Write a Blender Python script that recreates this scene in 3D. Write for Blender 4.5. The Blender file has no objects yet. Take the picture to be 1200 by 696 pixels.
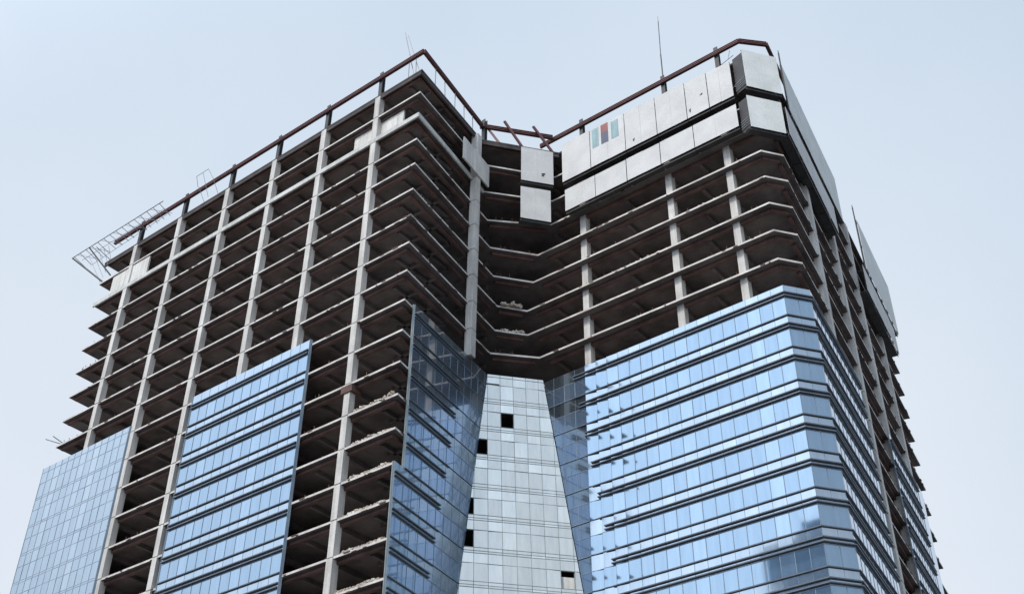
import bpy, bmesh, math, random
from mathutils import Vector, Matrix

random.seed(11)
SC = bpy.context.scene
COL = SC.collection
S = 3.6                     # storey height in metres; plan and height below are in storeys
ROOF = 103.16               # metres above ground of the roof slab's top


def W(x, y, z):
    return Vector((x * S, y * S, z * S + ROOF))


# ------------------------------------------------------------------ materials
def new_mat(name):
    m = bpy.data.materials.new(name)
    m.use_nodes = True
    nt = m.node_tree
    return m, nt, nt.nodes['Principled BSDF']


def ramp(nt, fac, stops):
    r = nt.nodes.new('ShaderNodeValToRGB')
    e = r.color_ramp.elements
    while len(e) < len(stops):
        e.new(0.5)
    for i, (p, c) in enumerate(stops):
        e[i].position = p
        e[i].color = (*c, 1)
    nt.links.new(fac, r.inputs['Fac'])
    return r.outputs['Color']


def noise(nt, scale, detail=4, stretch=(1, 1, 1), rough=.6):
    t = nt.nodes.new('ShaderNodeNewGeometry')
    mp = nt.nodes.new('ShaderNodeMapping')
    mp.inputs['Scale'].default_value = stretch
    nt.links.new(t.outputs['Position'], mp.inputs['Vector'])
    n = nt.nodes.new('ShaderNodeTexNoise')
    n.inputs['Scale'].default_value = scale
    n.inputs['Detail'].default_value = detail
    n.inputs['Roughness'].default_value = rough
    nt.links.new(mp.outputs['Vector'], n.inputs['Vector'])
    return n.outputs['Fac']


def mix(nt, a, b, fac, kind='MIX'):
    m = nt.nodes.new('ShaderNodeMix')
    m.data_type = 'RGBA'
    m.blend_type = kind
    for s, v in (('Factor', fac), ('A', a), ('B', b)):
        sock = [i for i in m.inputs if i.name == s and i.type == ('VALUE' if s == 'Factor' else 'RGBA')][0]
        if isinstance(v, (int, float)):
            sock.default_value = v
        elif isinstance(v, tuple):
            sock.default_value = (*v, 1)
        else:
            nt.links.new(v, sock)
    return [o for o in m.outputs if o.type == 'RGBA'][0]


def bump(nt, bsdf, h, strength, dist=.02):
    b = nt.nodes.new('ShaderNodeBump')
    b.inputs['Strength'].default_value = strength
    b.inputs['Distance'].default_value = dist
    nt.links.new(h, b.inputs['Height'])
    nt.links.new(b.outputs['Normal'], bsdf.inputs['Normal'])


def rough_mat(name, c0, c1, scale=.5, streak=True, rough=.9, bstr=.3, lo=.35, hi=.65):
    """weathered matte surface: large patches, vertical run-off streaks and grain"""
    m, nt, b = new_mat(name)
    big = ramp(nt, noise(nt, scale, 5), [(lo, c0), (hi, c1)])
    col = big
    if streak:
        st = ramp(nt, noise(nt, 1.0, 3, (2.2, 2.2, .12)), [(.42, (.62, .6, .57)), (.6, (1, 1, 1))])
        col = mix(nt, big, st, .45, 'MULTIPLY')
    g = noise(nt, 9, 3)
    col = mix(nt, col, ramp(nt, g, [(.3, (.78, .78, .78)), (.7, (1.1, 1.1, 1.1))]), .7, 'MULTIPLY')
    nt.links.new(col, b.inputs['Base Color'])
    b.inputs['Roughness'].default_value = rough
    bump(nt, b, g, bstr)
    return m


def glass_mat(name, tint, tint2, rough=.05, metal=.92, wave=.035, wscale=.35, coat=2.1):
    """reflective coated glazing; each pane (mesh island) has its own coating tint"""
    m, nt, b = new_mat(name)
    geo = nt.nodes.new('ShaderNodeNewGeometry')
    c = ramp(nt, geo.outputs['Random Per Island'], [(0, tint), (.55, tint), (1, tint2)])
    dust = ramp(nt, noise(nt, .8, 5, (2.6, 2.6, .35)), [(.32, (.80, .83, .86)), (.66, (1.04, 1.03, 1.02))])
    c = mix(nt, c, dust, .8, 'MULTIPLY')
    nt.links.new(c, b.inputs['Base Color'])
    b.inputs['Metallic'].default_value = metal
    b.inputs['Coat Weight'].default_value = 1.0
    b.inputs['Coat IOR'].default_value = coat
    b.inputs['Coat Roughness'].default_value = .03
    b.inputs['Roughness'].default_value = rough
    bump(nt, b, noise(nt, wscale, 2), wave, 1.0)
    return m


M = {}
M['concrete'] = rough_mat('column_concrete', (.47, .45, .425), (.64, .62, .59), .25)
M['joint'] = rough_mat('dark_pour_joint', (.13, .11, .10), (.30, .27, .25), .5, streak=False)
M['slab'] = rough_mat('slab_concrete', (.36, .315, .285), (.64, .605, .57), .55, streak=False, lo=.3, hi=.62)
M['soffit'] = rough_mat('shade_darkened_stained_concrete', (.055, .046, .045), (.135, .115, .112), .3, streak=False)  # formwork staining, plus underside shade painted in as a much darker tone
M['formwork'] = rough_mat('red_brown_formwork', (.07, .038, .033), (.14, .078, .067), .6, streak=False)
M['roof_edge'] = rough_mat('dark_formwork_board', (.03, .026, .026), (.075, .062, .058), .6, streak=False)
M['block'] = rough_mat('blockwork_render', (.54, .53, .50), (.68, .665, .63), .4)
M['parapet'] = rough_mat('pale_edge_concrete', (.46, .46, .445), (.58, .58, .56), .4)
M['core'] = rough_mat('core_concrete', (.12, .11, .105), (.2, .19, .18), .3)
M['sheet'] = rough_mat('white_screen_mesh', (.47, .462, .45), (.555, .55, .54), .35, streak=False, rough=.7, bstr=.15)
M['sheet_grey'] = rough_mat('greyed_screen_mesh', (.54, .555, .53), (.66, .67, .645), .35, streak=False, rough=.7, bstr=.15)
M['steel_red'] = rough_mat('red_oxide_steel', (.075, .022, .022), (.13, .04, .038), .8, streak=False, rough=.65)
M['rust'] = rough_mat('rusty_bar', (.09, .05, .035), (.22, .13, .09), 1.5, streak=False)
M['steel_dark'] = rough_mat('dark_steel', (.016, .015, .017), (.04, .036, .037), .8, streak=False, rough=.6)
M['steel_grey'] = rough_mat('galvanised_tube', (.16, .17, .18), (.30, .31, .32), 1.2, streak=False, rough=.5)
M['fin'] = rough_mat('grey_aluminium', (.075, .095, .125), (.12, .14, .17), .4, streak=False, rough=.45, bstr=.05)
M['mullion'] = rough_mat('mullion_aluminium', (.14, .19, .25), (.22, .28, .34), .4, streak=False, rough=.4, bstr=.05)
M['mullion_mid'] = rough_mat('grey_blue_mullion', (.26, .32, .40), (.34, .40, .48), .4, streak=False, rough=.4, bstr=.05)
M['mullion_pale'] = rough_mat('pale_mullion_aluminium', (.20, .24, .24), (.30, .33, .33), .4, streak=False, rough=.5, bstr=.05)
M['glass'] = glass_mat('blue_reflective_glass', (.19, .305, .42), (.27, .395, .52), wave=.004, metal=.80)
M['glass_film'] = glass_mat('dust_filmed_blue_glass', (.23, .325, .46), (.28, .375, .50), rough=.26, metal=.84, wave=.004)
M['spandrel_film'] = glass_mat('dust_filmed_spandrel_glass', (.24, .31, .37), (.31, .38, .44), rough=.3, metal=.85, wave=.004)
M['glass_flank'] = glass_mat('sky_sheen_flank_glass', (.60, .65, .71), (.68, .72, .77), metal=.9, wave=.004)  # bright sky reflection at grazing angle painted in as a paler tint
M['spandrel'] = glass_mat('pale_spandrel_glass', (.32, .40, .47), (.41, .48, .54), rough=.10, metal=.9, wave=.004)
M['glass_flat'] = glass_mat('grey_blue_glass', (.30, .37, .42), (.43, .49, .52), rough=.2, wave=.004)
M['glass_pale'] = glass_mat('pale_grey_glass', (.42, .405, .36), (.58, .565, .51), rough=.18, metal=.75, wave=.01)
M['teal'] = rough_mat('teal_paint', (.20, .32, .345), (.26, .385, .41), .8, rough=.6, bstr=.05)
M['navy'] = rough_mat('navy_paint', (.05, .06, .10), (.08, .09, .14), .8, rough=.6, bstr=.05)
M['red'] = rough_mat('red_paint', (.22, .06, .055), (.30, .09, .08), .8, rough=.6, bstr=.05)
M['brick'] = rough_mat('pale_block_rubble', (.24, .19, .14), (.48, .42, .34), 3, streak=False)
M['brickred'] = rough_mat('red_brick_rubble', (.25, .11, .075), (.42, .26, .19), 3, streak=False)
M['paving'] = rough_mat('grey_paving', (.08, .08, .08), (.13, .13, .125), .05, streak=False)
M['tower_wall'] = rough_mat('dark_blue_cladding', (.20, .29, .42), (.26, .36, .50), .1, streak=False, rough=.6)
M['tower_glass'] = glass_mat('dark_office_glass', (.22, .32, .46), (.28, .39, .53), metal=.6)


# ------------------------------------------------------------------ mesh collector
class MB:
    def __init__(self):
        self.bm = bmesh.new()

    def hexa(self, pts, mi=0):
        v = [self.bm.verts.new(p) for p in pts]
        for f in ((3, 2, 1, 0), (4, 5, 6, 7), (0, 1, 5, 4), (1, 2, 6, 5), (2, 3, 7, 6), (3, 0, 4, 7)):
            self.bm.faces.new([v[i] for i in f]).material_index = mi
        return v

    def box(self, a, b, mi=0):
        x0, x1 = sorted((a[0], b[0])); y0, y1 = sorted((a[1], b[1])); z0, z1 = sorted((a[2], b[2]))
        self.hexa([(x0, y0, z0), (x1, y0, z0), (x1, y1, z0), (x0, y1, z0),
                   (x0, y0, z1), (x1, y0, z1), (x1, y1, z1), (x0, y1, z1)], mi)

    def bar(self, a, b, w, h, mi=0, up=(0, 0, 1)):
        """rectangular bar from a to b, w sideways, h along 'up'"""
        a = Vector(a); b = Vector(b)
        d = (b - a).normalized()
        u = Vector(up)
        if abs(d.dot(u)) > .98:
            u = Vector((.3, 1, 0)).normalized()
        s = d.cross(u).normalized()
        t = s.cross(d).normalized()
        s *= w / 2; t *= h / 2
        self.hexa([a - s - t, a + s - t, a + s + t, a - s + t, b - s - t, b + s - t, b + s + t, b - s + t], mi)

    def tube(self, a, b, r, n=8, mi=0):
        a = Vector(a); b = Vector(b)
        d = (b - a).normalized()
        u = Vector((0, 0, 1)) if abs(d.z) < .9 else Vector((1, 0, 0))
        s = d.cross(u).normalized(); t = s.cross(d)
        ra = []; rb = []
        for i in range(n):
            o = (s * math.cos(2 * math.pi * i / n) + t * math.sin(2 * math.pi * i / n)) * r
            ra.append(self.bm.verts.new(a + o)); rb.append(self.bm.verts.new(b + o))
        for i in range(n):
            j = (i + 1) % n
            self.bm.faces.new((ra[i], ra[j], rb[j], rb[i])).material_index = mi
        self.bm.faces.new(ra[::-1]).material_index = mi
        self.bm.faces.new(rb).material_index = mi

    def prism(self, plan, z0, z1, mi=0, mi_under=None):
        lo = [self.bm.verts.new((x, y, z0)) for x, y in plan]
        hi = [self.bm.verts.new((x, y, z1)) for x, y in plan]
        n = len(plan)
        f = self.bm.faces.new(lo[::-1]); f.material_index = mi if mi_under is None else mi_under
        self.bm.faces.new(hi).material_index = mi
        for i in range(n):
            j = (i + 1) % n
            self.bm.faces.new((lo[i], lo[j], hi[j], hi[i])).material_index = mi

    def plate(self, q, t, mi=0, centre=None):
        """four corners (bl, br, tr, tl seen from outside) thickened inward by t"""
        a, b, c, d = [Vector(p) for p in q]
        n = (c - a).cross(d - b).normalized() * t
        self.hexa([a - n, b - n, c - n, d - n, a, b, c, d], mi)

    def build(self, name, mats, parent=None, origin=None, smooth=False):
        bm = self.bm
        bmesh.ops.recalc_face_normals(bm, faces=bm.faces)
        if origin is None:
            xs = [v.co for v in bm.verts]
            lo = Vector([min(c[i] for c in xs) for i in range(3)])
            hi = Vector([max(c[i] for c in xs) for i in range(3)])
            origin = Vector(((lo.x + hi.x) / 2, (lo.y + hi.y) / 2, lo.z))
        origin = Vector(origin)
        for v in bm.verts:
            v.co -= origin
        me = bpy.data.meshes.new(name)
        bm.to_mesh(me); bm.free()
        for m in (mats if isinstance(mats, (list, tuple)) else [mats]):
            me.materials.append(m)
        o = bpy.data.objects.new(name, me)
        COL.objects.link(o)
        o['wo'] = list(origin)
        if parent is not None:
            o.parent = parent
            o.location = origin - Vector(parent['wo'])
        else:
            o.location = origin
        return o


def tag(o, label=None, cat=None, group=None, kind=None):
    for k, v in (('label', label), ('category', cat), ('group', group), ('kind', kind)):
        if v:
            o[k] = v
    return o


def empty(name, loc, label, cat, group=None):
    o = bpy.data.objects.new(name, None)
    COL.objects.link(o)
    o.location = loc
    o['wo'] = list(loc)
    return tag(o, label, cat, group)


# ------------------------------------------------------------------ plan of the tower (storey units)
SIDE = Vector((-.165, 1)).normalized()          # direction of both flanks
NRM = Vector((SIDE.y, -SIDE.x))                 # outward normal of the flanks


def side_pt(y, off=0):                          # left wing's flank through the corner (0, 0)
    return Vector((-.165 * y, y)) + NRM * off


D = Vector((8.33, 5.76)); E_ = Vector((8.76, 6.35))
RDIR = Vector((-.175, 1)).normalized(); RN = Vector((RDIR.y, -RDIR.x))


def rside(y, off=0):                            # right flank
    return Vector((8.76 - .175 * (y - 6.35), y)) + RN * off


REAR = Vector((6.19, 21.0))
XL = -16.2

RECESS = {0: ((-.51, 3.58), (1.17, 5.7)), 1: ((-.56, 3.72), (.99, 5.7)), 2: ((-.66, 3.92), (.86, 5.7)), 3: ((-.70, 4.23), (.75, 5.68)),
          4: ((-.73, 4.44), (.25, 5.69)), 5: ((-.76, 4.67), (.05, 5.71)), 6: ((-.81, 4.95), (-.22, 5.74)),
          7: ((-.79, 4.83), (-.14, 5.66)), 8: ((-.76, 4.58), (.28, 5.69))}

# recess glazing: a plane that leans out towards its foot
RT = Vector((.655, .755)); RNORM = Vector((.755, -.655)); M9 = Vector((-.17, 4.98))


def rec(u, z, off=0):
    p = M9 + RT * u + RNORM * (.133 * (-9 - z) + off)
    return Vector((p.x, p.y, z))


def rec_u_left(z):                              # where it meets the left flank's glass
    b = M9 + RNORM * (.133 * (-9 - z))
    return -(b.x + .165 * b.y - .03) / (RT.x + .165 * RT.y)


def rec_u_right(z, yfront=5.68):
    b = M9 + RNORM * (.133 * (-9 - z))
    return (yfront - b.y) / RT.y


def inner(k):
    """edge of the slab in the notch"""
    if k in RECESS:
        return [Vector(p) for p in RECESS[k]]
    a = rec(rec_u_left(-k), -k, -.16); b = rec(rec_u_right(-k), -k, -.16)
    return [Vector((a.x - .05, a.y + .02)), Vector((b.x, 5.78))]


def slab_plan(k):
    b, c = inner(k)
    P = [Vector((XL, 0)), Vector((0, 0)), b, c, D, E_, REAR, Vector((-16.4, 13.5))]
    if k >= 9:
        P[4] = D + Vector((-.02, .02)); P[5] = E_ + Vector((-.03, .0))
    return P


def S2(p, z):
    return W(p[0], p[1], z)


# ------------------------------------------------------------------ tower root
tower = empty('unfinished_tower', (0, 10 * S, 0),
              'unfinished high-rise with bare concrete floors above partly glazed blue curtain walls', 'building')

NF = 28
ribs_cache = None


def make_ribs(k, parent):
    m = MB()
    zt = -k - .055; zb = zt - .135
    def rib(x0, y0, x1, y1, w=.09, d=.135, mi=0):
        m.bar(W(x0, y0, zt - d / 2), W(x1, y1, zt - d / 2), w * S, d * S, mi)
    # girders along the left front and its flank, set back behind the slab edge
    b, c = inner(k)
    rib(XL + .15, .17, -.2, .17, .10, .11, 1)
    q0 = side_pt(.24, -.2); q1 = Vector(b) - NRM * .2 - SIDE * .12
    rib(q0.x, q0.y, q1.x, q1.y, .10, .11, 1)
    rib(XL + .1, 2.45, -.75, 2.45, .12, .15)
    rib(XL + .1, 4.9, -1.2, 4.9, .12, .15)
    x = -1.881
    i = 0
    while x > XL + .1:
        rib(x, .24, x, 9, .12, .16)
        if x - 1.22 > XL:
            rib(x - 1.22, .24, x - 1.22, 9)
        x -= 2.478
        i += 1
    rib(-.72, .26, -.72, 2.36)
    rib(-1.0, .8, -.32, .8, .08); rib(-1.0, 1.6, -.44, 1.6, .08); rib(-1.0, 3.2, -.7, 3.2, .08)
    # notch
    n = (Vector(c) - Vector(b)).normalized(); nn = Vector((-n.y, n.x))
    p0 = Vector(b) + nn * .2 + n * .1; p1 = Vector(c) + nn * .2 - n * .1
    rib(p0.x, p0.y, p1.x, p1.y, .10, .11, 1)
    # right wing
    rib(c[0] + .2, 6.0, D.x - .1, 6.0, .10, .12, 1)
    rib(c[0], 8.4, 7.9, 8.4, .12, .15)
    for xx in (.7, 1.9, 3.5, 5.13, 6.2, 7.17):
        rib(xx, 6.06, xx, 14 if xx < 7 else 12.6, .11, .15)
    a = D + Vector((-.1, .22)); e = E_ + Vector((-.2, .06))
    rib(a.x, a.y, e.x, e.y, .09, .11, 1)
    e0 = rside(6.6, -.2); e1 = rside(20.7, -.2)
    rib(e0.x, e0.y, e1.x, e1.y, .10, .12, 1)
    for yy in (7.2, 8.95, 10.5, 12.05, 13.6, 15.1, 16.6, 18.1, 19.5):
        p = rside(yy, -.26); rib(p.x - 2.2, yy, p.x, yy, .1, .14)
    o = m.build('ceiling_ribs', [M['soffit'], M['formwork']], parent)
    return o


brng = random.Random(21)


def starter_bars(k, parent):
    m = MB()
    b, c = inner(k)
    runs = [(Vector((c[0] + .15, 5.80)), Vector((8.2, 5.80)), .5 if k < 9 else 0),
            (side_pt(.3, -.04), Vector(b) - NRM * .04, .35 if k < 9 else 0),
            (Vector(b), Vector(c), .8 if k < 9 else 0),
            (Vector((-16, .05)), Vector((-.2, .05)), .28),
            (rside(6.6, -.04), rside(20.6, -.04), .5)]
    for p, q, dens in runs:
        L = (q - p).length
        t = brng.uniform(0, .2)
        while dens and t < L:
            if brng.random() < dens * (.5 + .5 * math.sin(t * 2.1 + k * 1.7)):
                a = p.lerp(q, t / L)
                h = brng.uniform(.03, .15)
                m.tube(S2(a, -k - .02), S2(a + Vector((brng.uniform(-.02, .02), brng.uniform(-.03, .02))), -k + h), brng.uniform(.02, .04), 5)
            t += brng.uniform(.06, .16)
    tag(m.build('starter_bars', M['rust'], parent), kind='stuff')


def edge_spall(k, parent):
    """loose mortar lumps and broken formwork left on the edge"""
    m = MB()
    b, c = inner(k)
    runs = [(Vector((-16, -.004)), Vector((-.05, -.004)), 13), (side_pt(.1, .004), Vector(b) + NRM * .004, 5), (Vector((c[0] + .1, c[1])), D, 7 if k < 9 else 0),
            (rside(6.6, .004), rside(20.6, .004), 20)]
    for p, q, n in runs:
        d = (q - p).normalized(); nn = Vector((d.y, -d.x))
        for _ in range(n):
            t = brng.random()
            a = p.lerp(q, t)
            l = brng.uniform(.03, .22)
            z = -k - brng.uniform(.0, .075)
            m.bar(S2(a - d * l / 2 + nn * .004, z), S2(a + d * l / 2 + nn * .004, z - brng.uniform(-.004, .01)), .02 * S, brng.uniform(.012, .035) * S, 0)
    tag(m.build('edge_formwork', M['formwork'], parent), kind='stuff')


for k in range(NF):
    m = MB()
    plan = [(p[0] * S, p[1] * S) for p in slab_plan(k)]
    zt = -k * S + ROOF
    th = .062 * S
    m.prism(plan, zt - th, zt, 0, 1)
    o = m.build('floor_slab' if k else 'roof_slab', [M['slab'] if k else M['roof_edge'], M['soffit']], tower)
    if k == 0:
        o['label'] = 'roof slab with dark boarded edge'
    if k <= 20:
        make_ribs(k, o)
    if 2 < k < 19:
        starter_bars(k, o)
        edge_spall(k, o)
    if k == 0:                                           # formwork board hanging round the roof edge of the left wing
        mm = MB()
        b, c = inner(0)
        mm.bar(W(XL, .03, -.14), W(-.03, .03, -.14), .05 * S, .13 * S)
        q0 = side_pt(.05, -.03); q1 = Vector(b) - NRM * .03
        mm.bar(S2(q0, -.14), S2(q1, -.14), .05 * S, .13 * S)
        mm.bar(W(b[0], b[1] + .04, -.14), W(c[0] - .03, c[1] + .03, -.14), .05 * S, .13 * S)
        mm.build('edge_board', M['roof_edge'], o)
    if k == 2:                                           # thick pale edge upstand of the second floor down
        mm = MB()
        b, c = inner(2)
        mm.bar(W(XL - .012, -.006, -2.035), W(.02, -.006, -2.035), .05 * S, .17 * S)
        q0 = side_pt(-.02, .006); q1 = Vector(b) + NRM * .006
        mm.bar(S2(q0, -2.036), S2(q1, -2.036), .05 * S, .17 * S)
        mm.build('edge_upstand', M['parapet'], o)

# ------------------------------------------------------------------ columns
def column(x, y, wx, wy, ztop=-.09, d=Vector((1, 0)), name='column', mat='concrete', zbot=-28.655):
    m = MB()
    n = Vector((-d.y, d.x))
    c = Vector((x, y))
    def lvl(zz, g=0.0, c=c):
        return [S2(c - d * (wx / 2 + g) - n * (wy / 2 + g), zz), S2(c + d * (wx / 2 + g) - n * (wy / 2 + g), zz),
                S2(c + d * (wx / 2 + g) + n * (wy / 2 + g), zz), S2(c - d * (wx / 2 + g) + n * (wy / 2 + g), zz)]
    # storey lifts with a narrow construction joint, each lift a touch off the one below
    z = ztop
    k = 1
    while z > zbot + .01:
        nz = max(-k - .03 if k < 29 else zbot, zbot)
        g = random.uniform(-.004, .004)
        m.hexa(lvl(nz + .03, g) + lvl(z, g))
        m.hexa(lvl(nz, -.012) + lvl(nz + .03, -.012), 1)
        z = nz
        k += 1
    return m.build(name, [M[mat], M['joint']], tower)


FX = (-1.881, -4.328, -6.714, -9.126, -11.709, -14.271)
for x in FX:
    column(x, .09, .215, .215)
column(-.49, 3.33, .24, .24, d=Vector((SIDE.y, -SIDE.x)), zbot=-8.97)
for x in (1.9, 5.13, 7.17):
    column(x, 6.04, .215, .22)
for y in (8.95, 12.05, 15.1, 18.1):
    p = rside(y, -.10)
    column(p.x, p.y, .26, .3, d=Vector((RN.x, RN.y)))
for x in FX:                                              # second row, deep in the floors
    column(x, 4.9, .3, .3)
for x in (1.9, 5.13):
    column(x, 8.4, .3, .3)

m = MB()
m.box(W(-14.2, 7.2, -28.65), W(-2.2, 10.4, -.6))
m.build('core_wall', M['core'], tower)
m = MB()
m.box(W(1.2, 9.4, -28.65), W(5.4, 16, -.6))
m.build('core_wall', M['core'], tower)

# rough block partitions and service risers standing inside the open floors
rng = random.Random(5)
for k in range(1, 18):
    for j in range(3):
        if rng.random() < .5:
            continue
        x = rng.uniform(-15, -1.6)
        m = MB()
        if rng.random() < .5:
            m.box(W(x, 1.2, -k + .004), W(x + .05, 2.38, -k + rng.choice((.55, .7, .79))))
        else:
            m.box(W(x, 1.9, -k + .004), W(x + rng.uniform(.6, 1.4), 1.95, -k + rng.choice((.4, .6, .79))))
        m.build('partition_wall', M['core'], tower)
    for j in range(2):
        if rng.random() < .45 or not 3 < k < 9:
            continue
        x = rng.uniform(1.0, 6.6)
        m = MB()
        m.box(W(x, 6.9, -k + .004), W(x + rng.uniform(.5, 1.3), 6.95, -k + rng.choice((.35, .55, .79))))
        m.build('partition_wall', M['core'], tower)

# collar of dark formwork where the corner column breaks at the eleventh floor down
m = MB()
m.box(W(-2.09, -.05, -11.30), W(-1.68, .3, -11.085))
m.build('formwork_collar', M['formwork'], tower)['label'] = 'dark formwork collar round the corner column'

# pale infill walls under the roof
def infill(p0, p1, z0, z1, t=.06):
    m = MB()
    m.bar(S2(p0, (z0 + z1) / 2), S2(p1, (z0 + z1) / 2), t * S, (z1 - z0) * S)
    # shallow joint ribs of the blockwork
    p0 = Vector(p0); p1 = Vector(p1)
    n = 8
    for i in range(1, n):
        q = p0.lerp(p1, i / n)
        m.bar(S2(q, z0 + .02), S2(q, z1 - .02), .012 * S, (t + .01) * S, 0, up=(0, 1, 0))
    return m.build('infill_wall', M['block'], tower)


infill((-2.95, .20), (-.82, .20), -1.955, -1.1)
infill((-15.35, .06), (-13.2, .06), -1.955, -1.09)
a = side_pt(2.3, .20); b = side_pt(3.9, .20)
infill(a, b, -1.97, -1.05, .05)

# ------------------------------------------------------------------ curtain walls
PW = .378            # pane width


def strip(m, path0, z0, path1, z1, t, mi=0):
    """panel between lower points path0 (a,b) and upper points path1 (a,b), flush plates"""
    m.plate((S2(path0[0], z0), S2(path0[1], z0), S2(path1[1], z1), S2(path1[0], z1)), t, mi)


def glazing(m, P, ua, ub, z0, z1, us, tilt=.0005, gap=.006, t=.012, skip=(), turn=None):
    """row of panes between z0 and z1; P(u, z, off) gives the plan point; ua/ub give the ends at height z"""
    for i in range(len(us) - 1):
        a0 = max(us[i], ua(z0)); b0 = min(us[i + 1], ub(z0))
        a1 = max(us[i], ua(z1)); b1 = min(us[i + 1], ub(z1))
        if b0 - a0 < .03 and b1 - a1 < .03:
            continue
        if b0 - a0 < .012: a0 = b0 = (a0 + b0) / 2 if us[i] > ua(z0) else max(a0, b0); b0 = a0 + .012
        if b1 - a1 < .012: a1 = b1 = (a1 + b1) / 2 if us[i] > ua(z1) else max(a1, b1); b1 = a1 + .012
        if (i in skip) or any(abs((us[i] + us[i + 1]) / 2 - s) < .1 for s in skip if isinstance(s, float)):
            continue
        e = [random.uniform(-tilt, tilt) for _ in range(3)]
        offs = (e[0] + e[1], e[0] - e[1], e[2] - e[1], e[2] + e[1])
        if turn:                                         # made-up saw-tooth turn, shaping the panes to swing the dark reflection aside
            h = turn((us[i] + us[i + 1]) / 2) * (b0 - a0) / 2
            offs = (offs[0] + h, offs[1] - h, offs[2] - h, offs[3] + h)
        us4 = ((a0 + gap, z0 + gap), (b0 - gap, z0 + gap), (b1 - gap, z1 - gap), (a1 + gap, z1 - gap))
        q = [S2(P(u, z, o), z) for (u, z), o in zip(us4, offs)]
        m.plate(q, t * S)


def mulls(m, P, ua, ub, z0, z1, us, w=.016, proud=.008, deep=.03):
    for u in us:
        lo = u if ua(z0) - 1e-6 <= u <= ub(z0) + 1e-6 else None
        hi = u if ua(z1) - 1e-6 <= u <= ub(z1) + 1e-6 else None
        if lo is None or hi is None:
            continue
        q = [S2(P(u - w / 2, z0, proud), z0), S2(P(u + w / 2, z0, proud), z0),
             S2(P(u + w / 2, z1, proud), z1), S2(P(u - w / 2, z1, proud), z1)]
        m.plate(q, deep * S)


def transom(m, P, ua, ub, z, h=.016, proud=.007, deep=.03):
    q = [S2(P(ua(z - h / 2), z, proud), z - h / 2), S2(P(ub(z - h / 2), z, proud), z - h / 2),
         S2(P(ub(z + h / 2), z, proud), z + h / 2), S2(P(ua(z + h / 2), z, proud), z + h / 2)]
    m.plate(q, deep * S)


def fin(m, pts, z0, z1, proj, root=-.02):
    """horizontal ledge following plan polyline pts = [(point, outward mitre vector)]"""
    for i in range(len(pts) - 1):
        (p, n), (q, k) = pts[i], pts[i + 1]
        m.hexa([S2(p + n * root, z0), S2(p + n * proj, z0), S2(q + k * proj, z0), S2(q + k * root, z0),
                S2(p + n * root, z1), S2(p + n * proj, z1), S2(q + k * proj, z1), S2(q + k * root, z1)])


const = lambda v: (lambda z: v)
Pq = None
saw = lambda u: math.tan(math.radians(min(8.0, max(0.0, (3.5 - u) * 5.0)))) if u > 1.75 else 0.0


def grid(lo, hi, w=PW, start=None):
    if start is None:
        n = max(1, round((hi - lo) / w))
        return [lo + (hi - lo) * i / n for i in range(n + 1)]
    g = []
    u = start
    while u > lo: u -= w
    while u < hi + w:
        g.append(u); u += w
    return g


SUP = -.205, -.40, -.93, -.965       # spandrel foot, window head, window sill, next spandrel head


def finned(wall, legs, finpts, k0, k1, top_extra=0, reach=1.0, film=''):
    """legs: list of (P, ua, ub, us, glass) runs of one storey-banded curtain wall"""
    for k in range(k0, k1):
        mu = MB(); sp = MB()
        for P, ua, ub, us, gm in (legs(k) if callable(legs) else legs):
            w = MB()
            tr = saw if P is Pq else None
            glazing(w, P, ua, ub, -k - .93, -k - .40, us, turn=tr)
            mulls(mu, P, ua, ub, -k - .935, -k - .395, us)
            hi = -k + (top_extra if k == k0 else .035)
            glazing(sp, P, ua, ub, -k - .395, hi, us, tilt=.001, turn=tr)
            mulls(mu, P, ua, ub, -k - .395, hi, us, w=.008, proud=.004)
            transom(mu, P, ua, ub, -k - .398)
            transom(mu, P, ua, ub, -k - .935)
            if len(w.bm.verts):
                w.build('ribbon_window', M[gm], wall)
        mu.build('mullions', M['mullion'], wall)
        sp.build('spandrel', M['spandrel' + film], wall)
        for z, h, pr in ((-.215, .03, .06), (-.325, .03, .06), (-.945, .028, .045)):
            f = MB()
            pts = finpts(k)
            if len(pts) > 1:
                fin(f, pts, -k + z - h, -k + z, pr * reach)
                f.build('ledge', M['fin'], wall)


def wall_part(name, p, label=None):
    o = bpy.data.objects.new(name, None)
    COL.objects.link(o)
    o.parent = tower
    o['wo'] = list(p)
    o.location = Vector(p) - Vector(tower['wo'])
    if label:
        o['label'] = label
    return o


KB = 20
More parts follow.
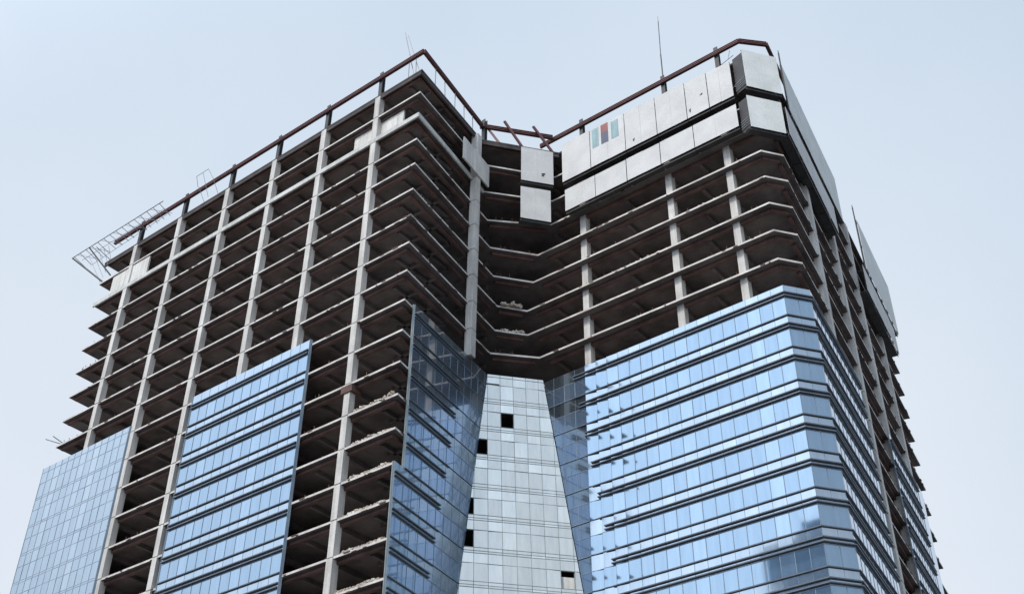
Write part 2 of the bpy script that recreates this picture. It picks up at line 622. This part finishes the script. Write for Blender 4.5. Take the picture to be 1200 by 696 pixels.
# 1. flat grey-blue glazing at the left end of the left wing
YG = -.06
cw = wall_part('curtain_wall', W(-14.2, YG, -KB), 'flat grey-blue grid of glass at the far left end')
Pf = lambda u, z, o: Vector((u, YG - o))
Pl = lambda u, z, o: Vector((-16.5 - o, YG + .04 + u))
us1 = grid(-16.5, -11.83, .36)
for k in range(9, KB):
    w = MB(); mu = MB(); w2 = MB(); wt = MB()
    for P, a, b, us in ((Pf, -16.5, -11.83, us1), (Pl, 0, 4.9, grid(0, 4.9, .36))):
        if P is Pl:
            PP = lambda u, z, o: Pl(4.9 - u, z, o)
        else:
            PP = P
        glazing(w, PP, const(a), const(b), -k - .93, -k - .40, us, tilt=.002)
        glazing(w2, PP, const(a), const(b), -k - 1.40, -k - 1.0, us, tilt=.001)
        glazing(w2, PP, const(a), const(b), -k - 1.0, -k - .93, us, tilt=.001)
        if k == 9:
            glazing(wt, PP, const(a), const(b), -k - .40, -k + .2, us, tilt=.001)
        mulls(mu, PP, const(a), const(b), -k - 1.0, -k + (.2 if k == 9 else 0), us, w=.014)
        transom(mu, PP, const(a), const(b), -k - .40, .012)
        transom(mu, PP, const(a), const(b), -k - .93, .012)
        transom(mu, PP, const(a), const(b), -k, .02)
    w.build('ribbon_window', M['glass_flat'], cw)
    w2.build('spandrel', M['glass_flat'], cw)
    if k == 9:
        wt.build('top_panel', M['glass_flat'], cw)
    mu.build('mullions', M['mullion_mid'], cw)
m = MB()
m.bar(W(-11.81, YG + .03, -9 + .2), W(-11.81, YG + .03, -KB), .05 * S, .09 * S)
m.build('end_frame', M['mullion'], cw)

# 2. banded glazing in the middle of the left wing
cw = wall_part('curtain_wall', W(-6.1, YG, -KB), 'blue ribbon windows with dark ledges on the left wing front')
us2 = grid(-8.68, -3.6)
finned(cw, [(Pf, const(-8.68), const(-3.6), us2, 'glass')],
       lambda k: [(Vector((-8.68, YG)), Vector((0, -1))), (Vector((-3.6, YG)), Vector((0, -1)))], 9, KB, .12)
m = MB()
m.bar(W(-3.585, YG + .03, -9 + .12), W(-3.585, YG + .03, -KB), .02 * S, .09 * S)
m.bar(W(-8.695, YG + .03, -9 + .12), W(-8.695, YG + .03, -KB), .03 * S, .09 * S)
m.build('end_frame', M['mullion'], cw)

# 3. flank of the left wing beside the notch
GO = .05
cw = wall_part('curtain_wall', S2(side_pt(2, GO), -KB), 'shaded blue glass flank of the left wing facing the notch')
Ps = lambda u, z, o: side_pt(u, GO + o)
yend = lambda z: rec_p_left(z)


def rec_p_left(z):
    p = rec(rec_u_left(z), z)
    return p.y + .0


def flank_legs(k):
    lo = .44 if k < 14 else .03
    us = [lo] + [u for u in grid(.44, 5.2, PW, .44) if u > lo + .05]
    return [(Ps, const(lo), yend, us, 'glass_film')]


def flank_fin(k):
    lo = .44 if k < 14 else .03
    hi = 2.9 - (k + .3 - 10) * .179
    return [(side_pt(lo, GO), NRM), (side_pt(hi, GO), NRM)]


finned(cw, flank_legs, flank_fin, 9, KB, .06, .75, '_film')
m = MB()
p = side_pt(.425, GO - .03); m.bar(S2(p, -8.95), S2(p, -14.02), .03 * S, .07 * S)
p = side_pt(.015, GO - .03); m.bar(S2(p, -13.98), S2(p, -KB), .03 * S, .07 * S)
m.build('end_frame', M['mullion_pale'], cw)

# 4. pale glazing of the notch, leaning out towards its foot
cw = wall_part('curtain_wall', W(.3, 4.6, -KB), 'pale grey-green glass grid in the notch with a few panes missing')
Pr = lambda u, z, o: Vector(rec(u, z, o)[:2])
us4 = grid(-2.6, 3.2, .385, -.015)
openings = {10: (-.2,), 11: (-.97,), 13: (-1.355,), 14: (-1.355,), 15: (1.3325,)}
for k in range(8, KB):
    w = MB(); mu = MB(); sp = MB()
    z0 = -k - .83; z1 = -k - .30
    ul, ur = rec_u_left, rec_u_right
    if k > 8:
        cut = openings.get(k, ())
        run = []
        for i in range(len(us4) - 1):                   # a missing pane ends one run of glass and starts the next
            gone = any(abs((us4[i] + us4[i + 1]) / 2 - c_) < .1 for c_ in cut)
            if not gone:
                run.append(us4[i])
            if gone or i == len(us4) - 2:
                if run:
                    glazing(w, Pr, ul, ur, z0, z1, run + [us4[i] if gone else us4[i + 1]], tilt=.005)
                    if len(w.bm.verts):
                        w.build('ribbon_window', M['glass_pale'], cw)
                        w = MB()
                run = []
        mulls(mu, Pr, ul, ur, z0, z1, us4, w=.014)
        mulls(mu, Pr, ul, ur, z1, -k, us4, w=.012)
        transom(mu, Pr, ul, ur, z1, .014); transom(mu, Pr, ul, ur, z0, .014); transom(mu, Pr, ul, ur, -k, .016)
    top = -k - .83 if k > 8 else -8.9
    if k == 8:
        glazing(sp, Pr, ul, ur, -9, -8.9, us4)
    else:
        glazing(sp, Pr, ul, ur, -k - .93, z0, us4, tilt=.001)
        glazing(sp, Pr, ul, ur, -k - 1.0, -k - .93, us4, tilt=.001)
        transom(mu, Pr, ul, ur, -k - .93, .012)
    glazing(sp, Pr, ul, ur, -k - 1.30, -k - 1.0, us4, tilt=.001)
    if k > 8:
        mu.build('mullions', M['mullion_pale'], cw)
    sp.build('spandrel', M['glass_pale'], cw)
for k, us in openings.items():
    for uc in us:
        m = MB()
        u0, u1, z0, z1 = uc - .1925, uc + .1925, -k - .83, -k - .30
        for (ua, za, ub, zb) in ((u0, z0, u1, z0), (u0, z1, u1, z1), (u0, z0, u0, z1), (u1, z0, u1, z1)):
            m.bar(S2(Pr(ua, za, -.035), za), S2(Pr(ub, zb, -.035), zb), .03 * S, .022 * S)
        m.build('opening_frame', M['mullion_pale'], cw)
m = MB()
z0, z1 = -15.83, -15.45
m.plate([S2(Pr(u, z, -.08), z) for u, z in ((1.14, z0), (1.525, z0), (1.525, z1), (1.14, z1))], .03 * S)
m.build('boarding', M['block'], cw)['label'] = 'pale board closing a missing pane'
# dark vent slot at the head of the notch glass
m = MB()
m.plate([S2(Pr(u, z, .012), z) for u, z in ((-.86, -9.30), (-.42, -9.30), (-.42, -9.25), (-.86, -9.25))], .02 * S)
m.build('vent_slot', M['steel_dark'], cw)

# 5. right wing: front, chamfer and right flank up to the open bay
cw = wall_part('curtain_wall', W(5, 5.7, -KB), 'blue ribbon windows with dark ledges wrapping the right wing')
YR = 5.70
xc = lambda z: rec(rec_u_right(z), z).x
CH = (E_ - D).normalized(); CN = Vector((CH.y, -CH.x))
Dg = D + Vector((0, -.06)) + Vector((.028, 0)); Eg = E_ + (CN + RN).normalized() * .065
Pq = lambda u, z, o: Vector((u, YR - o))
LCH = (Eg - Dg).length
Pc = lambda u, z, o: Dg.lerp(Eg, u / LCH) + CN * o
R0 = Eg; YE1 = 11.2
LR = (rside(YE1, .06) - Eg).length
RD1 = (rside(YE1, .06) - Eg).normalized()
Pd = lambda u, z, o: Eg + RD1 * u + RN * o
usR = grid(-.4, Dg.x, PW, Dg.x)
usR = [u for u in usR if u <= Dg.x + .001]
XS = min((u for u in usR if u > 1.55), key=lambda u: abs(u - 1.75))
legsR = [(Pq, lambda z: min(xc(z), XS), const(XS), [u for u in usR if u <= XS + 1e-4], 'glass_film'), (Pq, lambda z: max(XS, xc(z)), const(Dg.x), [u for u in usR if u >= XS - 1e-4], 'glass'), (Pc, const(0), const(LCH), grid(0, LCH), 'glass'),
         (Pd, const(0), const(LR), grid(0, LR), 'glass_flank')]
mitD = (Vector((0, -1)) + CN).normalized() / math.cos(Vector((0, -1)).angle(CN) / 2)
mitE = (CN + RN).normalized() / math.cos(CN.angle(RN) / 2)


def fin_r(k):
    x0 = 1.52 + (k + .3 - 9.3) * .176
    return [(Vector((x0, YR)), Vector((0, -1))), (Dg.copy(), mitD), (Eg.copy(), mitE), (rside(YE1, .06), RN)]


finned(cw, legsR, fin_r, 9, KB, .02)
m = MB()
p = rside(YE1 + .02, .03)
m.bar(S2(p, -8.98), S2(p, -KB), .03 * S, .1 * S)
m.build('end_frame', M['mullion_pale'], cw)

# 6. second glazed stretch of the right flank
cw = wall_part('curtain_wall', S2(rside(16.5, .06), -KB), 'banded glass farther back on the right flank')
A0 = rside(14.7, .06); A1 = rside(18.4, .06); L6 = (A1 - A0).length; d6 = (A1 - A0).normalized()
P6 = lambda u, z, o: A0 + d6 * u + RN * o
finned(cw, [(P6, const(0), const(L6), grid(0, L6), 'glass_flank')], lambda k: [(A0, RN), (A1, RN)], 9, KB, .02)
m = MB()
a = rside(18.42, .07); b = rside(19.3, .07)
m.plate((S2(a, -KB), S2(b, -KB), S2(b, -9), S2(a, -9)), .1 * S)
m.build('end_panel', M['glass_flank'], cw)

# ------------------------------------------------------------------ red steel rail round the roof
ZR = .8
Bp = Vector((-.62, 3.75))
rail = [((-15.85, 0), (.03, .0)), ((.03, 0), (Bp.x, Bp.y)), ((Bp.x, Bp.y), (.95, 5.66)), ((.35, 5.76), (8.17, 5.76)),
        ((8.17, 5.76), (8.80, 6.42))]
p = rside(13.4)
rail.append(((8.80, 6.42), (p.x + .02, p.y)))
for a, b in rail:
    m = MB()
    A = S2(a, ZR); B = S2(b, ZR)
    m.bar(A, B, .10 * S, .03 * S)                                    # I-section: two flanges and a web
    m2 = (B - A).normalized()
    up = Vector((0, 0, .065 * S))
    m.bar(A + up, B + up, .10 * S, .022 * S)
    m.bar(A - up, B - up, .10 * S, .022 * S)
    m.bar(A, B, .03 * S, .11 * S)
    m.build('steel_beam', M['steel_red'], tower)
posts = [(x, 0) for x in FX] + [(Bp.x + .02, Bp.y - .02), (2.05, 5.76), (5.33, 5.76), (7.33, 5.76)]
for x, y in posts:
    m = MB()
    m.box(W(x - .075, y - .02, -.07), W(x + .075, y + .19, -.03))     # base plate
    m.box(W(x - .07, y + .04, -.03), W(x + .07, y + .07, 1.12))
    m.box(W(x - .07, y + .15, -.03), W(x + .07, y + .18, 1.12))
    m.box(W(x - .02, y + .06, -.03), W(x + .02, y + .16, 1.12))
    m.box(W(x - .10, y - .03, .70), W(x + .10, y + .03, .90))
    m.build('steel_post', M['steel_dark'], tower)
# joists crossing the rail over the notch, stub of the right wing's beam
for a, b in (((-.64, 3.93, 1.0), (-.14, 4.08, -.02)), ((-.02, 4.20, 1.02), (.36, 4.70, -.02)), ((.61, 5.0, 1.02), (1.02, 5.54, -.02))):
    m = MB()
    m.bar(W(*a), W(*b), .06 * S, .08 * S)
    m.build('steel_brace', M['steel_red'], tower)
# thin guard rods between the roof and the rail
for i, (x, y) in enumerate([(-.62, .02), (-.3, .02)] + [tuple(side_pt(v)) for v in (.75, 1.35, 1.95, 2.55, 3.1)]):
    m = MB()
    m.tube(W(x, y + .02, 0), W(x + random.uniform(-.03, .03), y, .76), .055, 6)
    m.build('guard_rod', M['steel_grey'], tower)

# ------------------------------------------------------------------ protective screens
PG = 'white protective screens round the top floors'


def screen(p0, p1, z0, z1, n, label, mat='sheet', deck=.24, seams=1, emblem=None, platform=True, tears=()):
    """p0..p1 plan line of the outer face (left to right seen from outside), n outward normal"""
    p0 = Vector(p0); p1 = Vector(p1); n = Vector(n)
    d = (p1 - p0).normalized(); L = (p1 - p0).length
    g = .012
    a = p0 + d * g; b = p1 - d * g
    root = empty('protective_screen', S2((p0 + p1) / 2, z0), label, 'protective screen', PG)
    m = MB()
    ns = seams + 1
    for i in range(ns):                                              # sheets of the panel, lapped, with fine seams
        u0 = a.lerp(b, i / ns) + (d * .0012 if i else Vector((0, 0)))
        u1 = a.lerp(b, (i + 1) / ns) - (d * .0012 if i < ns - 1 else Vector((0, 0)))
        o = n * random.uniform(-.004, .004)
        zz = [z0 + random.uniform(0, .012), z1 - random.uniform(0, .02)]
        m.plate((S2(u0 + o, zz[0]), S2(u1 + o, zz[0]), S2(u1 + o, zz[1]), S2(u0 + o, zz[1])), .035)
    m.build('sheet', M[mat], root)
    f = MB()
    for t in [0, .5, 1]:
        q = a.lerp(b, .02 + .96 * t) - n * .04
        f.bar(S2(q, z0), S2(q, z1), .02 * S, .02 * S)
    for z in (z0 + .03, (z0 + z1) / 2, z1 - .04):
        f.bar(S2(a - n * .045, z), S2(b - n * .045, z), .02 * S, .02 * S)
    f.build('back_frame', M['steel_dark'], root)
    if platform:
        w = MB()
        q0 = a - n * (.06 + deck / 2); q1 = b - n * (.06 + deck / 2)
        w.bar(S2(q0, z0 - .015), S2(q1, z0 - .015), deck * S, .025 * S)
        w.bar(S2(a - n * .06, z0 - .05), S2(b - n * .06, z0 - .05), .02 * S, .06 * S)
        w.build('walkway', M['steel_dark'], root)
    for (u0, u1, e0, e1, mt) in (emblem or ()):
        e = MB()
        q0 = p0 + d * u0 + n * .006; q1 = p0 + d * u1 + n * .006
        e.plate((S2(q0, e0), S2(q1, e0), S2(q1, e1), S2(q0, e1)), .02)
        e.build('painted_block', M[mt], root)
    for (u, z, wd, hg) in tears:
        e = MB()
        q0 = p0 + d * u + n * .005
        for j in range(4):
            du = random.uniform(-.5, .5) * wd; dz = random.uniform(-.5, .5) * hg
            a0 = q0 + d * du; a1 = q0 + d * (du + wd * random.uniform(.4, .8))
            e.plate((S2(a0, z + dz), S2(a1, z + dz + .01), S2(a1, z + dz + hg * .5), S2(a0, z + dz + hg * .4)), .02)
        e.build('torn_patch', M['steel_dark'], root)
    return root


YS = 5.44
FN = (0, -1)
ORD = ['first', 'second', 'third', 'fourth', 'fifth', 'sixth']
ux = [1.47, 2.62, 3.98, 5.16, 6.26, 7.05, 7.9]
TOPS = (-.03, -.05, -.07, -.11, -.16, -.21)
for i in range(6):
    lab = '%s white screen panel from the notch in the upper row, on the right wing front' % ORD[i]
    emb = None
    if i == 1:
        lab = 'white screen panel painted with teal, red and navy blocks, upper row'
        x0 = ux[1]
        emb = [(2.72 - x0, 2.98 - x0, -.94, -.10, 'teal'), (3.07 - x0, 3.35 - x0, -.46, -.09, 'red'),
               (3.07 - x0, 3.35 - x0, -.95, -.462, 'navy'), (3.47 - x0, 3.75 - x0, -.94, -.17, 'teal')]
    screen((ux[i], YS), (ux[i + 1], YS), -1.72, TOPS[i], FN, lab, seams=1 if i else 0, emblem=emb,
           tears=((.55, -1.0, .1, .1), (.1, -1.5, .05, .14)) if i == 4 else ((.3, -1.5, .06, .12),) if i == 2 else ())
lx = [1.55, 2.75, 3.95, 5.2, 6.4, 7.92]
for i in range(5):
    screen((lx[i], YS), (lx[i + 1], YS), -3.02, -2.1, FN,
           '%s white screen panel from the notch in the lower row, on the right wing front' % ORD[i], seams=1 if i in (2, 4) else 0)
rn = (Vector((1.14, 5.40)) - Vector((.45, 4.52))).normalized(); rnn = (rn.y, -rn.x)
screen((.45, 4.52), (1.15, 5.41), -1.68, -.19, rnn, 'upper white screen panel hanging across the notch between the wings', tears=((.72, -1.35, .12, .12),))
screen((.44, 4.51), (1.08, 5.33), -3.31, -1.96, rnn, 'lower white screen panel hanging across the notch between the wings')
screen((8.35, 5.42), (9.05, 6.40), -1.62, .02, CN, 'greyish white upper screen panel on the chamfered right corner', 'sheet_grey')
screen((8.31, 5.37), (8.99, 6.30), -3.32, -2.02, CN, 'white lower screen panel on the chamfered right corner', 'sheet_grey')
# bars over a dark plate that stands in for shade in the screen gap
for z0, z1, nm in ((-1.62, -.1, 'upper'), (-3.25, -2.0, 'lower')):
    root = empty('shaded_gap_grille', W(8.12, 5.5, z0), 'steel bars over a dark plate standing in for the shaded %s gap beside the corner screen' % nm, 'grille',
                 'dark grilles beside the corner screens')
    m = MB()
    a = Vector((7.95, 5.56)); b = Vector((8.33, 5.46))
    m.plate((S2(a, z0), S2(b, z0), S2(b, z1), S2(a, z1)), .03)
    m.build('plate', M['steel_dark'], root)
    m = MB()
    for j in range(4):
        z = z0 + .1 + j * .09
        m.bar(S2(a + Vector((0, -.03)), z), S2(b + Vector((0, -.03)), z + .05), .02 * S, .016 * S)
    m.build('bars', M['steel_grey'], root)

for gi, (off, ya, yb, zt, yl0, yl1, nn_, where) in enumerate(((.28, 7.0, 13.0, .38, 6.45, 11.6, 4, 'near stretch'), (.32, 15.9, 20.6, .72, 15.0, 19.5, 3, 'far stretch'))):
    for r, (a, b, z0, z1) in enumerate(((ya, yb, -1.62, zt), (yl0, yl1, -3.2, -2.05))):
        for i in range(nn_):
            y0 = a + (b - a) * i / nn_; y1 = a + (b - a) * (i + 1) / nn_
            screen(rside(y0, off), rside(y1, off), z0, z1, RN,
                   '%s white screen panel along the %s of the right flank, %s row' % (ORD[i], where, ('upper', 'lower')[r]),
                   'sheet_grey' if r == 0 else 'sheet', deck=.28)
for y, h, lab in ((6.98, .85, 'dark standing rod at the front end of the right flank screens'),
                  (15.85, 1.25, 'dark standing rod at the front end of the far right flank screens')):
    m = MB()
    p = rside(y, .27)
    m.tube(S2(p, -1.7), S2(p, h), .09, 8)
    m.tube(S2(p, h), S2(p, h + .12), .05, 8)
    tag(m.build('standing_rod', M['steel_dark']), lab, 'rod')

# ------------------------------------------------------------------ mast, rods and catch scaffold on the roof
for (p, q) in (((-16.1, .1, -7.9), (-16.55, -.25, -7.72)), ((-16.0, .1, -7.9), (-16.2, -.2, -7.7))):
    m = MB()
    m.tube(W(*p), W(*q), .06, 6)
    m.build('protruding_tube', M['steel_grey'], tower)
m = MB()
m.tube(W(5.33, 5.86, 1.05), W(5.33, 5.86, 2.2), .075, 8)
m.tube(W(5.33, 5.86, 2.2), W(5.36, 5.86, 3.85), .05, 8)
m.tube(W(5.36, 5.86, 3.85), W(5.36, 5.86, 4.1), .02, 6)
tag(m.build('lightning_rod', M['steel_dark']), 'tall thin lightning rod rising from the red rail on the right wing', 'lightning rod')
for (a, b, r, lab) in (((-.45, .15, 0), (-1.0, .1, 2.5), .045, 'long thin steel pole leaning left at the left wing roof corner'),
                       ((-.2, .15, 0), (-.85, .1, 2.25), .03, 'shorter thin steel pole leaning at the left wing roof corner')):
    m = MB()
    m.tube(W(*a), W(*b), r, 6)
    tag(m.build('leaning_pole', M['steel_grey']), lab, 'pole', 'thin poles leaning at the roof corner')

sc = empty('catch_scaffold', W(-15.2, -.3, -1), 'spindly tube scaffold fanning out over the left roof corner', 'scaffold')
zo = .70
m = MB(); m.tube(W(-17.8, -.5, zo), W(-12.3, -.5, zo), .065, 6); m.build('outer_rail', M['steel_grey'], sc)
m = MB(); m.tube(W(-17.3, .05, .42), W(-12.6, -.02, .56), .03, 6); m.build('inner_rail', M['steel_grey'], sc)
for i in range(15):
    x = -17.7 + i * .37
    m = MB()
    m.tube(W(x, -.5, zo), W(x + .12 + random.uniform(-.1, .1), .03, .45), .042, 6)
    m.build('rung', M['steel_grey'], sc)
for a, b, r in (((-17.8, -.5, zo - .02), (-16.0, .05, -1.02), .12), ((-16.75, -.5, zo), (-15.75, .1, -.75), .10), ((-16.4, -.4, .62), (-15.95, .05, .05), .05)):
    m = MB(); m.tube(W(*a), W(*b), r, 8); m.build('outrigger_strut', M['steel_dark'], sc)
for i in range(7):
    x = -17.5 + i * .74
    m = MB(); m.tube(W(x, -.5, zo), W(x + .74, .0, .46), .028, 6); m.build('diagonal_brace', M['steel_grey'], sc)
m = MB(); m.tube(W(-17.5, -.25, .59), W(-12.5, -.25, .62), .03, 6); m.build('middle_rail', M['steel_grey'], sc)
for i in range(5):
    x = -17.1 + i * .3
    m = MB(); m.tube(W(x, -.2, .58), W(-16.25 + i * .1, .05, -.9 + i * .2), .03, 6); m.build('net_cord', M['steel_grey'], sc)
sc2 = empty('guard_hoop', W(-10.3, -.2, 0), 'small bent tube guard standing behind the rail post on the left wing', 'scaffold')
pts = [(-10.55, -.3, .55), (-10.55, -.45, .98), (-9.9, -.45, .98), (-9.7, -.3, .5)]
m = MB()
for a, b in zip(pts[:-1], pts[1:]):
    m.tube(W(*a), W(*b), .035, 6)
m.build('hoop_tube', M['steel_grey'], sc2)
m = MB()
m.tube(W(-10.2, -.45, .98), W(-10.1, -.1, 0), .03, 6); m.tube(W(-10.5, -.3, .55), W(-10.45, .02, 0), .03, 6); m.tube(W(-9.7, -.3, .5), W(-9.7, .02, 0), .03, 6)
m.build('leg_tube', M['steel_grey'], sc2)
# small bracket frame on top of the upper screens
m = MB()
m.tube(W(7.55, 5.6, -.02), W(8.0, 5.6, .12), .04, 6); m.tube(W(7.8, 5.6, .05), W(7.9, 5.6, .4), .035, 6); m.tube(W(7.6, 5.6, 0), W(7.6, 5.7, -.35), .035, 6)
tag(m.build('bracket_frame', M['steel_grey']), 'small tube bracket on top of the screens near the right corner', 'bracket')

# ------------------------------------------------------------------ rubble and bricks along the slab edges
def pile(p0, p1, z, n, lab, depth=.14, hmax=.16, mat='brick', nrm=(0, 1)):
    m = MB()
    p0 = Vector(p0); p1 = Vector(p1); nrm = Vector(nrm)
    ph = [random.uniform(0, 6.3) for _ in range(3)]
    for i in range(n):
        t = random.random()
        hh = hmax * (.35 + .3 * math.sin(7 * t + ph[0]) + .25 * math.sin(17 * t + ph[1]) + .1)
        hh = max(.03, hh)
        q = p0.lerp(p1, t) + nrm * random.uniform(.03, depth)
        zc = z + random.uniform(.02, max(.025, hh))
        sx, sy, sz = [random.uniform(.12, .32) for _ in range(3)]
        a = random.uniform(0, math.pi)
        c, s_ = math.cos(a), math.sin(a)
        tl = random.uniform(-.4, .4)
        o = S2(q, zc)
        # support: the brick at the base carries the ones above
        pts = []
        for dz in (-1, 1):
            for dx, dy in ((-1, -1), (1, -1), (1, 1), (-1, 1)):
                vx, vy, vz = dx * sx / 2, dy * sy / 2, dz * sz / 3
                vz += vx * tl
                pts.append(o + Vector((vx * c - vy * s_, vx * s_ + vy * c, vz)))
        m.hexa(pts, random.choice((0, 0, 1)))
    return tag(m.build('rubble_heap', [M[mat], M['slab']]), lab, 'rubble', 'rubble heaps along the open floor edges')


for k, w_ in ((12, 'topmost'), (13, 'second from top'), (14, 'third from top'), (15, 'fourth from top'), (16, 'fifth from top'), (17, 'lowest')):
    pile((-1.6, 0), (-.2, 0), -k, 190, 'brick rubble on the open floor edge beside the flank glass, %s of six' % w_, hmax=.08 if k != 12 else .15)
pile((-.62, 4.95), (-.26, 5.52), -6, 90, 'pale heap of bags and rubble at the notch floor edge, upper of two', nrm=(-.8, .6), hmax=.2)
pile((-.66, 4.98), (-.2, 5.56), -7, 80, 'low rubble heap at the notch floor edge, lower of two', nrm=(-.8, .6), hmax=.12)
pile((3.0, 5.78), (4.7, 5.78), -6, 140, 'thin line of rubble along the right wing floor edge, left one', hmax=.07, mat='brick')
pile((6.0, 5.78), (6.9, 5.78), -5, 80, 'thin line of rubble along the right wing floor edge, right one', hmax=.07, mat='brick')
pile((.8, 5.78), (1.7, 5.78), -7, 60, 'red brick rubble along the right wing floor edge near the notch', hmax=.07, mat='brickred')

# ------------------------------------------------------------------ neighbour mirrored in the right wing's lower windows
nb = empty('neighbouring_tower', (-9, -112, 0), 'dark blue office tower mirrored in the lowest windows of the right wing', 'building')
m = MB()
m.box((-31, -127, 0), (12, -97.2, 103)); m.box((-24, -124, 103.01), (8, -100, 108.5))
m.build('facade', M['tower_wall'], nb)
m = MB()
for i in range(25):
    m.box((-30.4, -97.3, 3 + i * 3.9), (11.4, -97.05, 5.4 + i * 3.9))
m.build('ribbon_windows', M['tower_glass'], nb)

# ------------------------------------------------------------------ ground
m = MB()
m.box((-3000, -3000, -1), (3000, 3000, 0))
tag(m.build('ground', M['paving'], origin=(0, 0, 0)), kind='structure')

# ------------------------------------------------------------------ light and sky
SUN_AZ, SUN_EL = math.radians(182), math.radians(50)       # compass angle from +Y towards +X
world = bpy.data.worlds.new('World')
SC.world = world
world.use_nodes = True
nt = world.node_tree
bg = nt.nodes['Background']
bg.inputs['Strength'].default_value = .1
sky = nt.nodes.new('ShaderNodeTexSky')
sky.sky_type = 'NISHITA'
sky.sun_disc = False
sky.sun_elevation = SUN_EL
sky.sun_rotation = SUN_AZ
sky.air_density = 1.2; sky.dust_density = 3.0; sky.ozone_density = 1.0
tc = nt.nodes.new('ShaderNodeTexCoord')
n = nt.nodes.new('ShaderNodeTexNoise')
n.inputs['Scale'].default_value = 2.2; n.inputs['Detail'].default_value = 5; n.inputs['Roughness'].default_value = .5
nt.links.new(tc.outputs['Generated'], n.inputs['Vector'])
# thin overcast: a pale veil, whiter towards the horizon and brighter on the sun's side
sep = nt.nodes.new('ShaderNodeSeparateXYZ')
nt.links.new(tc.outputs['Generated'], sep.inputs[0])
base = ramp(nt, sep.outputs['Z'], [(0, (.80, .86, .94)), (.36, (.87, .915, .97)), (.62, (.78, .86, .945)), (1, (.64, .77, .90))])
cl = ramp(nt, n.outputs['Fac'], [(.3, (.915, .94, .965)), (.7, (1.05, 1.04, 1.025))])
side = nt.nodes.new('ShaderNodeVectorMath'); side.operation = 'DOT_PRODUCT'
side.inputs[1].default_value = (math.sin(math.radians(-60)) * math.cos(math.radians(30)), math.cos(math.radians(-60)) * math.cos(math.radians(30)), .5)
nrm0 = nt.nodes.new('ShaderNodeVectorMath'); nrm0.operation = 'NORMALIZE'
nt.links.new(tc.outputs['Generated'], nrm0.inputs[0]); nt.links.new(nrm0.outputs['Vector'], side.inputs[0])
bank = ramp(nt, side.outputs['Value'], [(.6, (.76, .83, .92)), (.85, (1.03, 1.035, 1.05)), (1, (.985, 1.0, 1.03))])   # a brighter bank of thin cloud to the north-west
veil = mix(nt, mix(nt, base, cl, 1.0, 'MULTIPLY'), bank, 1.0, 'MULTIPLY')
dot = nt.nodes.new('ShaderNodeVectorMath'); dot.operation = 'DOT_PRODUCT'
nrmz = nt.nodes.new('ShaderNodeVectorMath'); nrmz.operation = 'NORMALIZE'
nt.links.new(tc.outputs['Generated'], nrmz.inputs[0])
nt.links.new(nrmz.outputs['Vector'], dot.inputs[0])
dot.inputs[1].default_value = (math.sin(SUN_AZ) * math.cos(SUN_EL), math.cos(SUN_AZ) * math.cos(SUN_EL), math.sin(SUN_EL))
gain = nt.nodes.new('ShaderNodeMapRange'); gain.interpolation_type = 'SMOOTHSTEP'
gain.inputs['From Min'].default_value = .30; gain.inputs['From Max'].default_value = 1.0
gain.inputs['To Min'].default_value = 10.1; gain.inputs['To Max'].default_value = 27.0
nt.links.new(dot.outputs['Value'], gain.inputs['Value'])
sc10 = nt.nodes.new('ShaderNodeVectorMath'); sc10.operation = 'SCALE'
nt.links.new(veil, sc10.inputs[0]); nt.links.new(gain.outputs['Result'], sc10.inputs['Scale'])
c = mix(nt, sky.outputs['Color'], sc10.outputs['Vector'], .85)
nt.links.new(c, bg.inputs['Color'])

sl = bpy.data.lights.new('sun', 'SUN')
sl.energy = 3.1
sl.angle = math.radians(14)
sl.color = (1, .93, .845)
so = bpy.data.objects.new('sun', sl)
COL.objects.link(so)
d = Vector((math.sin(SUN_AZ) * math.cos(SUN_EL), math.cos(SUN_AZ) * math.cos(SUN_EL), math.sin(SUN_EL)))
so.location = d * 400
so.rotation_euler = (-d).to_track_quat('-Z', 'Y').to_euler()

# ------------------------------------------------------------------ camera
cam = bpy.data.cameras.new('camera')
co = bpy.data.objects.new('camera', cam)
COL.objects.link(co)
yaw, pitch, roll = math.radians(-38.31974662), math.radians(36.60103154), math.radians(.47977784)
fw0 = Vector((math.sin(yaw), math.cos(yaw), 0)); rt = Vector((math.cos(yaw), -math.sin(yaw), 0))
fw = fw0 * math.cos(pitch) + Vector((0, 0, math.sin(pitch)))
up = -fw0 * math.sin(pitch) + Vector((0, 0, math.cos(pitch)))
r2 = rt * math.cos(roll) + up * math.sin(roll)
u2 = -rt * math.sin(roll) + up * math.cos(roll)
mat = Matrix((r2, u2, -fw)).transposed().to_4x4()
mat.translation = W(18.37351728, -18.57339409, -28.21122231)
co.matrix_world = mat
cam.sensor_width = 36
cam.lens = 36 * 1398.354 / 1200
cam.clip_end = 6000
cam.clip_start = .5
SC.camera = co

for o in bpy.data.objects:
    if 'wo' in o:
        del o['wo']

SC.render.engine = 'CYCLES'
SC.view_settings.view_transform = 'Standard'
SC.view_settings.look = 'None'
SC.view_settings.exposure = 0
SC.view_settings.gamma = 1
SC.view_settings.use_curve_mapping = False
